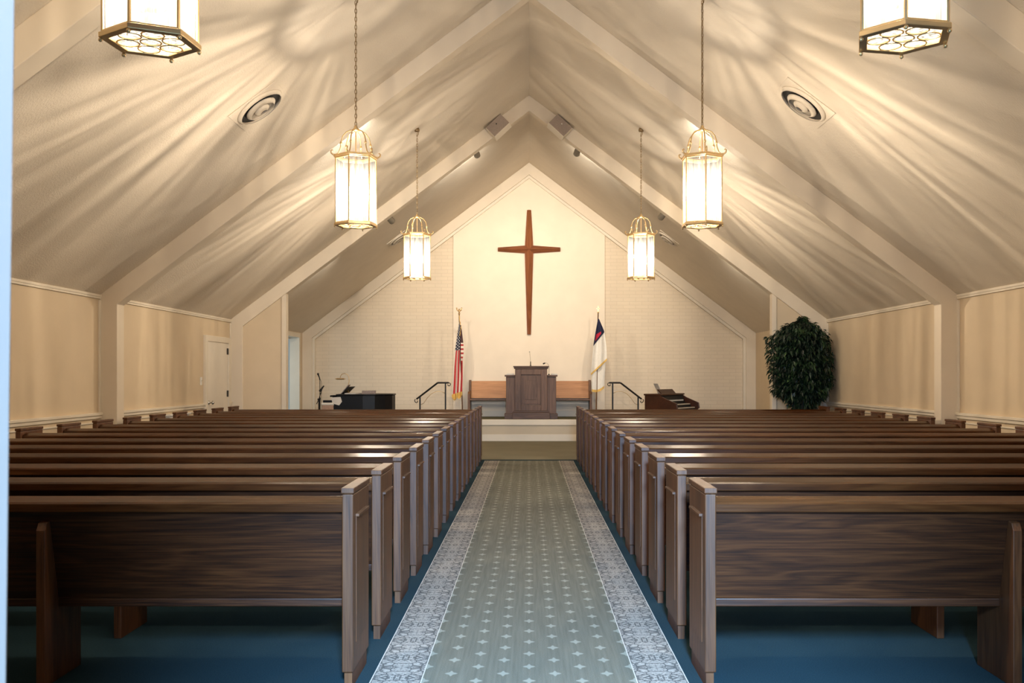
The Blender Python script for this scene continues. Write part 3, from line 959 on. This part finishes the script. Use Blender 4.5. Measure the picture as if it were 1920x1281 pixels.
def usfr(u, v):
    p = us(u, 1.0); p.z -= v * (.055 + .05 * (1 - u) * u * 4 + .06 * abs(math.sin(u * 6))); p.y -= .004; return p
b = BM(); grid(b, 36, 4, usfr); obj('fringe', b, M['fringe'], cl, smooth=True)
b = BM(); tube(b, [tp + Vector((.0, -.02, -.02)), loc_of(t, 862.5, 606, -.05), loc_of(t, 864.5, 614, -.07), loc_of(t, 862, 630, -.08)], .008, 6); obj('tassel_cord', b, M['fringe'], t)

bot = at(1118, 785, FD); bot.z = SZ; top = at(1121.5, 588, FD)
t2, tp, pole = flag_base('church_flag', 'white flag with dark blue corner and red cross right of the bench', bot, top, 'cross')
t = t2
b = BM(); ball(b, tp + Vector((0, 0, .02)), .022, (1, 1, 1), 10, 8)
box(b, tp.x - .008, tp.x + .008, -.008 + tp.y, .008 + tp.y, tp.z + .03, tp.z + .17); box(b, tp.x - .04, tp.x + .04, -.008 + tp.y, .008 + tp.y, tp.z + .105, tp.z + .121)
obj('cross_finial', b, M['brass'], t)
Lw = [(0, 1121, 1123), (.12, 1118.8, 1127), (.3, 1115.5, 1132.5), (.45, 1113, 1134.5), (.7, 1110.5, 1137), (1, 1108, 1138)]


def cf(u, v):
    l, r = interp(Lw, v); px = l + (r - l) * u; py = 598 + v * (102 - 28 * u)
    return loc_of(t, px, py, -.07 - .03 * math.sin(u * PI * 3.2 + 1.0 + v) * min(1, v * 3))
b = BM(); grid(b, 30, 24, cf); cl = obj('cloth', b, M['flagwhite'], t, smooth=True)


def ccan(u, v):
    vv = v * (.50 - .16 * u); p = cf(u, vv); p.y -= .008; return p
b = BM(); grid(b, 16, 14, ccan); cn = obj('canton', b, M['flagblue'], t, smooth=True)


def cred(u, v):
    p = ccan(.12 + .55 * u, .62 + .26 * v * (1 - .5 * u) + .10 * u); p.y -= .006; return p
b = BM(); grid(b, 8, 6, cred); obj('red_cross', b, M['flagred'], cn, smooth=True)


def cfr(u, v):
    p = cf(u, 1.0); p.z -= v * .05; p.y -= .006; return p
b = BM(); grid(b, 30, 3, cfr); obj('fringe', b, M['fringe'], cl, smooth=True)


def clow(u, v):
    px = 1109 + u * 27 - v * u * 4 + v * .8 ; py = 694 - 22 * u + v * (36 + 15 * u) + 4 * math.sin(u * 3) * v
    return loc_of(t, px, py, -.02 - .02 * math.sin(u * PI * 3))
b = BM(); grid(b, 24, 10, clow); lo = obj('lower_fold', b, M['flagwhite'], t, smooth=True)


def clfr(u, v):
    p = clow(u, 1.0); p.z -= v * .055; p.y -= .004; return p
b = BM(); grid(b, 24, 3, clfr); obj('fringe', b, M['fringe'], lo, smooth=True)

# ------------------------------------------------------------------ piano group
pn = thing('grand_piano', 'black baby grand piano below the left brick wall', 'piano', (-4.40, 21.25, 0))
# local x runs from keyboard (0) to tail, y across
case = [(.28, 0), (.85, 0), (1.10, .04), (1.30, .18), (1.42, .42), (1.45, .70), (1.40, .95), (1.27, 1.12), (1.05, 1.22), (.8, 1.30), (.55, 1.42), (.28, 1.42)]
b = BM(); prism(b, case, 'z', .70, 1.03); cs = obj('case', b, M['black'], pn, bevel=.008)
lid = [(x + (.02 if x > .3 else 0), y + (.02 if y > .7 else -.02)) for x, y in case]
b = BM(); prism(b, lid, 'z', 1.033, 1.058); obj('lid', b, M['black'], pn, bevel=.005)
b = BM(); box(b, .0, .28, 0, 1.42, .66, .73); box(b, 0, .28, 0, .09, .73, .93); box(b, 0, .28, 1.33, 1.42, .73, .93); obj('key_bed', b, M['black'], pn, bevel=.006)
b = BM()
for k in range(36): box(b, .03, .19, .10 + k * .0342, .10 + k * .0342 + .0322, .73, .755)
kk = obj('white_keys', b, M['keys'], pn)
b = BM()
for k in range(35):
    if k % 7 not in (2, 6): box(b, .09, .19, .125 + k * .0342, .125 + k * .0342 + .017, .755, .77)
obj('black_keys', b, M['rubber'], kk)
b = BM(); box(b, .20, .30, .0, 1.42, .93, 1.03); box(b, .15, .30, .0, 1.42, 1.0, 1.035); obj('fallboard', b, M['black'], pn, bevel=.005)
for x, y in ((.22, .14), (.22, 1.28), (1.25, .62)):
    b = BM(); lathe(b, [(.05, 0), (.05, .03), (.035, .06), (.045, .3), (.065, .6), (.075, .70)], 12, Matrix.Translation((x, y, 0))); obj('leg', b, M['black'], pn, smooth=True)
b = BM(); box(b, .34, .50, .60, .82, .10, .16); box(b, .38, .42, .64, .67, .16, .70); box(b, .38, .42, .75, .78, .16, .70); obj('pedal_lyre', b, M['black'], pn)
b = BM(); prism(b, [(.33, 1.058), (.345, 1.058), (.50, 1.21), (.485, 1.215)], 'y', .30, 1.1); obj('music_desk', b, M['black'], pn)
b = BM(); prism(b, [(.30, 1.062), (.318, 1.062), (.475, 1.25), (.457, 1.255)], 'y', .42, .66); o = obj('music_book', b, M['papergrey'], loc=pn.location); tag(o, 'open music book leaning on the piano music desk', 'book')
b = BM(); box(b, -.15, .15, -.12, .12, 0, .035); box(b, -.145, .15, -.115, .11, .035, .07); o = obj('hymnal_stack', b, M['papergrey'], loc=(-3.50, 21.75, 1.058)); o.rotation_euler.z = .12; tag(o, 'dark flat book on the closed piano lid near its tail', 'book')
b = BM(); box(b, -.13, .13, -.16, .16, 0, .022); o = obj('sheet_music', b, M['paper'], loc=(-3.82, 21.6, 1.058)); o.rotation_euler.z = -.2; tag(o, 'pale sheets of music lying flat on the piano lid', 'papers')
b = BM(); prism(b, [(-4.22, .99), (-4.02, 1.0), (-3.99, .90), (-4.05, .82), (-4.19, .86)], 'y', 21.232, 21.238)  # thin flat white piece just before the keyboard cheek
o = obj('white_patch', b, M['paper']); tag(o, 'flat white patch at the near cheek of the piano keyboard', 'papers')
lp = thing('piano_lamp', 'arched gooseneck lamp standing on the piano above the music book', 'lamp', (-3.985, 21.95, 1.058))
b = BM(); lathe(b, [(.07, 0), (.07, .015), (.02, .03), (.012, .05)], 16); obj('base', b, M['brass'], lp, smooth=True)
b = BM(); tube(b, [(0, 0, .03), (-.005, 0, .15), (.02, 0, .28), (.015, 0, .36), (-.02, 0, .42), (-.08, 0, .445), (-.14, 0, .43), (-.17, 0, .39), (-.175, 0, .35)], .007, 8); obj('arm', b, M['brass'], lp, smooth=True)
b = BM(); tube(b, [(-.26, 0, .325), (-.09, 0, .325)], .018, 8); box(b, -.28, -.07, -.05, .05, .318, .335); obj('shade', b, M['brass'], lp, bevel=.004)
ch = thing('padded_chair', 'padded chair with a white top roll standing in front of the piano keyboard end', 'chair', (-4.21, 20.86, 0))
b = BM(); prism(b, [(-.06, .46), (-.02, .46), (-.01, .85), (-.05, .86)], 'x', -.12, .12); bk = obj('backrest', b, M['upholstery'], ch, bevel=.012)
b = BM(); tube(b, [(-.125, -.035, .862), (.125, -.035, .862)], .03, 10); obj('top_roll', b, M['flagwhite'], bk)
b = BM(); box(b, -.12, .12, -.05, .36, .43, .48); obj('seat', b, M['upholstery'], ch, bevel=.015)
for x in (-.10, .10):
    for y in (-.03, .33):
        b = BM(); tube(b, [(x, y, 0), (x, y, .43)], .014, 8); obj('leg', b, M['iron'], ch)
# microphone stands
ms = thing('microphone_stand', 'tall straight microphone stand left of the piano', 'microphone stand', (-4.60, 21.9, 0))
b = BM(); lathe(b, [(.13, 0), (.13, .015), (.03, .03), (.014, .04)], 20); obj('base', b, M['iron'], ms, smooth=True)
b = BM(); tube(b, [(0, 0, .03), (0, 0, .95)], .012, 8); tube(b, [(0, 0, .95), (0, 0, 1.36)], .008, 8); lathe(b, [(.018, .92), (.018, .97)], 10); obj('pole', b, M['iron'], ms)
b = BM(); tube(b, [(0, 0, 1.36), (-.01, 0, 1.41), (-.035, 0, 1.47)], .012, 8, taper=[.013, .012, .016]); ball(b, (-.042, 0, 1.49), .024); obj('microphone', b, M['rubber'], ms, smooth=True)
b = BM(); tube(b, [(.005, 0, 1.38), (.035, 0, 1.32), (.032, 0, 1.05), (.03, 0, .7), (.02, 0, .3), (.10, 0, .01)], .004, 5); obj('cable', b, M['rubber'], ms)
ms = thing('boom_microphone_stand', 'short angled boom microphone stand beside the piano keyboard', 'microphone stand', (-4.56, 21.6, 0))
for k in range(3):
    a = k * 2 * PI / 3 + .3; b = BM(); tube(b, [(0, 0, .12), (.14 * math.cos(a), .14 * math.sin(a), .0)], .009, 6); obj('leg', b, M['iron'], ms)
b = BM(); tube(b, [(0, 0, .1), (0, 0, .95)], .012, 8); lathe(b, [(.03, .92), (.03, .96)], 10); obj('pole', b, M['iron'], ms)
b = BM(); tube(b, [(-.05, 0, .84), (.0, 0, .94), (.055, 0, 1.12), (.07, 0, 1.17)], .009, 8); obj('boom', b, M['iron'], ms)
b = BM(); tube(b, [(.03, 0, 1.12), (.06, 0, 1.17), (.11, 0, 1.235)], .02, 8, taper=[.026, .02, .014]); ball(b, (.03, 0, 1.13), .028); obj('microphone', b, M['rubber'], ms, smooth=True)

# ------------------------------------------------------------------ organ
og = thing('organ_console', 'reddish brown two-manual organ console below the right brick wall', 'organ', (3.12, 21.75, 0), math.radians(58))
# local: front is -y, width along x
hw = .62
sidep = [(.36, 0), (.36, 1.03), (.0, 1.03), (-.08, .98), (-.38, .86), (-.40, .74), (-.28, .66), (-.20, .62), (-.20, 0)]
for s in (-1, 1):
    x0, x1 = sorted((s * hw, s * (hw - .05))); b = BM(); prism(b, sidep, 'x', x0, x1); obj('side_panel', b, M['organ'], og, bevel=.006)
b = BM(); box(b, -hw + .05, hw - .05, .30, .35, .05, 1.0); obj('back_panel', b, M['organ'], og)
b = BM(); box(b, -hw - .01, hw + .01, -.03, .38, 1.03, 1.065); obj('top', b, M['organ'], og, bevel=.006)
b = BM(); prism(b, [(.05, 1.065), (.08, 1.065), (.17, 1.155), (.14, 1.16)], 'x', -.42, .34); obj('music_desk', b, M['organ'], og, bevel=.004)
b = BM(); box(b, -hw + .05, hw - .05, -.34, .30, .68, .72); obj('key_bed', b, M['organ'], og)
for k, (y, z) in enumerate(((-.30, .745), (-.19, .82))):
    b = BM(); box(b, -hw + .10, hw - .10, y - .02, y + .12, z, z + .022)
    mn = obj('manual', b, M['keys'], og)
    b = BM()
    for q in range(28):
        if q % 7 not in (2, 6): box(b, -hw + .125 + q * .037, -hw + .143 + q * .037, y + .04, y + .12, z + .022, z + .035)
    obj('black_keys', b, M['rubber'], mn)
    b = BM(); box(b, -hw + .05, hw - .05, y - .01, y + .14, z - .05, z); obj('manual_rail', b, M['dark'], og)
b = BM(); prism(b, [(-.07, .86), (-.06, .86), (.02, 1.03), (.0, 1.03)], 'x', -hw + .05, hw - .05); sp = obj('stop_panel', b, M['dark'], og)
b = BM()
for q in range(16): box(b, -.46 + q * .06, -.43 + q * .06, -.07, -.05, .90, .93)
obj('stop_tabs', b, M['keys'], sp)
b = BM(); box(b, -hw + .05, hw - .05, -.18, -.14, .05, .68); obj('knee_panel', b, M['dark'], og)
b = BM(); box(b, -.003, .003, -.11, .11, 0, .24, Matrix.Rotation(.3, 4, 'Y')); o = obj('hymn_sheet', b, M['paper'], loc=(2.86, 21.75, 1.066)); tag(o, 'thin pale sheet standing up on the organ top', 'papers')
o.rotation_euler = (0, -.75, .3)

# ------------------------------------------------------------------ ficus
fc = thing('potted_ficus', 'tall dark green bushy ficus tree in the right corner', 'plant', (4.74, 17.5, 0))
b = BM(); lathe(b, [(.15, 0), (.19, .25), (.21, .36), (.215, .38), (.19, .38), (.18, .33), (.02, .33)], 24); obj('pot', b, M['pot'], fc, smooth=True)
b = BM(); lathe(b, [(.178, .325), (.17, .34), (.01, .35)], 20); obj('soil', b, M['soil'], fc)
for k in range(4):
    a = k * PI / 2 + .5; b = BM()
    tube(b, [(.05 * math.cos(a), .05 * math.sin(a), .33), (.07 * math.cos(a), .06 * math.sin(a), .75), (.13 * math.cos(a), .10 * math.sin(a), 1.2), (.22 * math.cos(a + .3), .16 * math.sin(a + .3), 1.75), (.25 * math.cos(a + .5), .18 * math.sin(a + .5), 2.1)], .02, 7, taper=[.024, .021, .018, .012, .006])
    obj('trunk', b, M['bark'], fc, smooth=True)
ZT = [(.80, -.10, .16), (.88, -.12, .22), (1.02, -.24, .36), (1.14, -.42, .50), (1.30, -.50, .59), (1.55, -.53, .60), (1.80, -.55, .58), (2.05, -.56, .54), (2.16, -.56, .52), (2.18, -.42, .50), (2.28, -.36, .40), (2.36, -.20, .28), (2.42, .0, .12), (2.49, .02, .10)]
rl = random.Random(3)
b = BM(); cnt = 0
while cnt < 9000:
    z = rl.uniform(.80, 2.49)
    lo, hi = interp(ZT, z)
    u = rl.uniform(-1, 1); w = rl.uniform(-1, 1)
    rr = math.sqrt(u * u + w * w)
    if rr > 1: continue
    lump = .5 + .5 * math.sin(u * 7 + z * 9) * math.sin(w * 6 - z * 8)
    if rr < .45 and rl.random() < .3: continue
    if rr > .74 and rl.random() > .12 + .88 * lump: continue
    if z < 1.02 and rl.random() < .72: continue
    if z > 2.39 and rl.random() < .55: continue
    cx = (lo + hi) / 2; hx = (hi - lo) / 2; hy = min(.36, hx * .8 + .03)
    p = Vector((cx + u * hx, w * hy - .02, z))
    L = rl.uniform(.065, .12); wd = L * rl.uniform(.36, .5)
    out = Vector((u, w * 1.0, 0)); out = out.normalized() if out.length > .05 else Vector((rl.uniform(-1, 1), -1, 0)).normalized()
    dr = (out * rl.uniform(.2, 1.0) + Vector((rl.uniform(-.6, .6), rl.uniform(-.6, .6), rl.uniform(-1.3, .15)))).normalized()
    sd = dr.cross(Vector((rl.uniform(-.4, .4), rl.uniform(-.4, .4), 1))).normalized(); nn = sd.cross(dr)
    tip = p + dr * L
    if p.x + 4.74 > 5.35 or tip.x + 4.74 > 5.37 or tip.y > .50 or p.y > .5: continue
    if z < 1.0 and tip.y < -.42: continue
    v0 = b.verts.new(p); v1 = b.verts.new(p + dr * L * .42 + sd * wd * .5 + nn * .008); v2 = b.verts.new(tip - Vector((0, 0, L * .12))); v3 = b.verts.new(p + dr * L * .42 - sd * wd * .5 + nn * .008); vm = b.verts.new(p + dr * L * .5)
    b.faces.new((v0, v1, vm)); b.faces.new((v1, v2, vm)); b.faces.new((v0, vm, v3)); b.faces.new((vm, v2, v3))
    cnt += 1
me_f = b
me = bpy.data.meshes.new('foliage'); b.to_mesh(me); b.free(); me.materials.append(M['leaf'])
o = bpy.data.objects.new('foliage', me); COL.objects.link(o); o.parent = fc

# ------------------------------------------------------------------ daylight and world
def area(name, loc, target, sx, sy, power, col, spread=180):
    L = bpy.data.lights.new(name, 'AREA'); L.shape = 'RECTANGLE'; L.size = sx; L.size_y = sy; L.energy = power; L.color = col
    L.spread = math.radians(spread)
    o = bpy.data.objects.new(name, L); COL.objects.link(o); o.location = loc
    o.rotation_euler = (Vector(target) - Vector(loc)).to_track_quat('-Z', 'Y').to_euler()
    return o
area('entrance_daylight', (.30, -1.6, 3.1), (.30, .6, .9), .62, .75, 1050, (.36, .63, 1.0), 112)
area('entrance_daylight', (.30, -1.5, 1.5), (.30, 8, .9), .7, 1.0, 300, (.42, .67, 1.0))
area('side_room_daylight', (-7.3, 22.0, 1.5), (-5.5, 23.3, 1.3), 1.2, 1.6, 24, (.62, .84, 1.0))
w = bpy.data.worlds.new('World'); scene.world = w; w.use_nodes = True
bg = [q for q in w.node_tree.nodes if q.type == 'BACKGROUND'][0]
bg.inputs[0].default_value = (.55, .75, 1.0, 1); bg.inputs[1].default_value = .12

# ------------------------------------------------------------------ camera
cam = bpy.data.cameras.new('camera'); co = bpy.data.objects.new('camera', cam); COL.objects.link(co)
co.location = (0, 0, H); co.rotation_euler = (PI / 2, 0, 0)
cam.sensor_width = 36; cam.lens = F / 1920 * 36
cam.shift_x = -(CX - 960) / 1920; cam.shift_y = (CY - 640.5) / 1920
cam.clip_start = .02; cam.clip_end = 200
cam.dof.use_dof = True; cam.dof.focus_distance = 12; cam.dof.aperture_fstop = 20
scene.camera = co
scene.view_settings.view_transform = 'Standard'
scene.view_settings.look = 'None'
scene.view_settings.exposure = 0.0
scene.cycles.max_bounces = 7; scene.cycles.diffuse_bounces = 4; scene.cycles.adaptive_threshold = .025; scene.cycles.transparent_max_bounces = 12
scene.cycles.sample_clamp_indirect = 6
scene.cycles.use_denoising = True
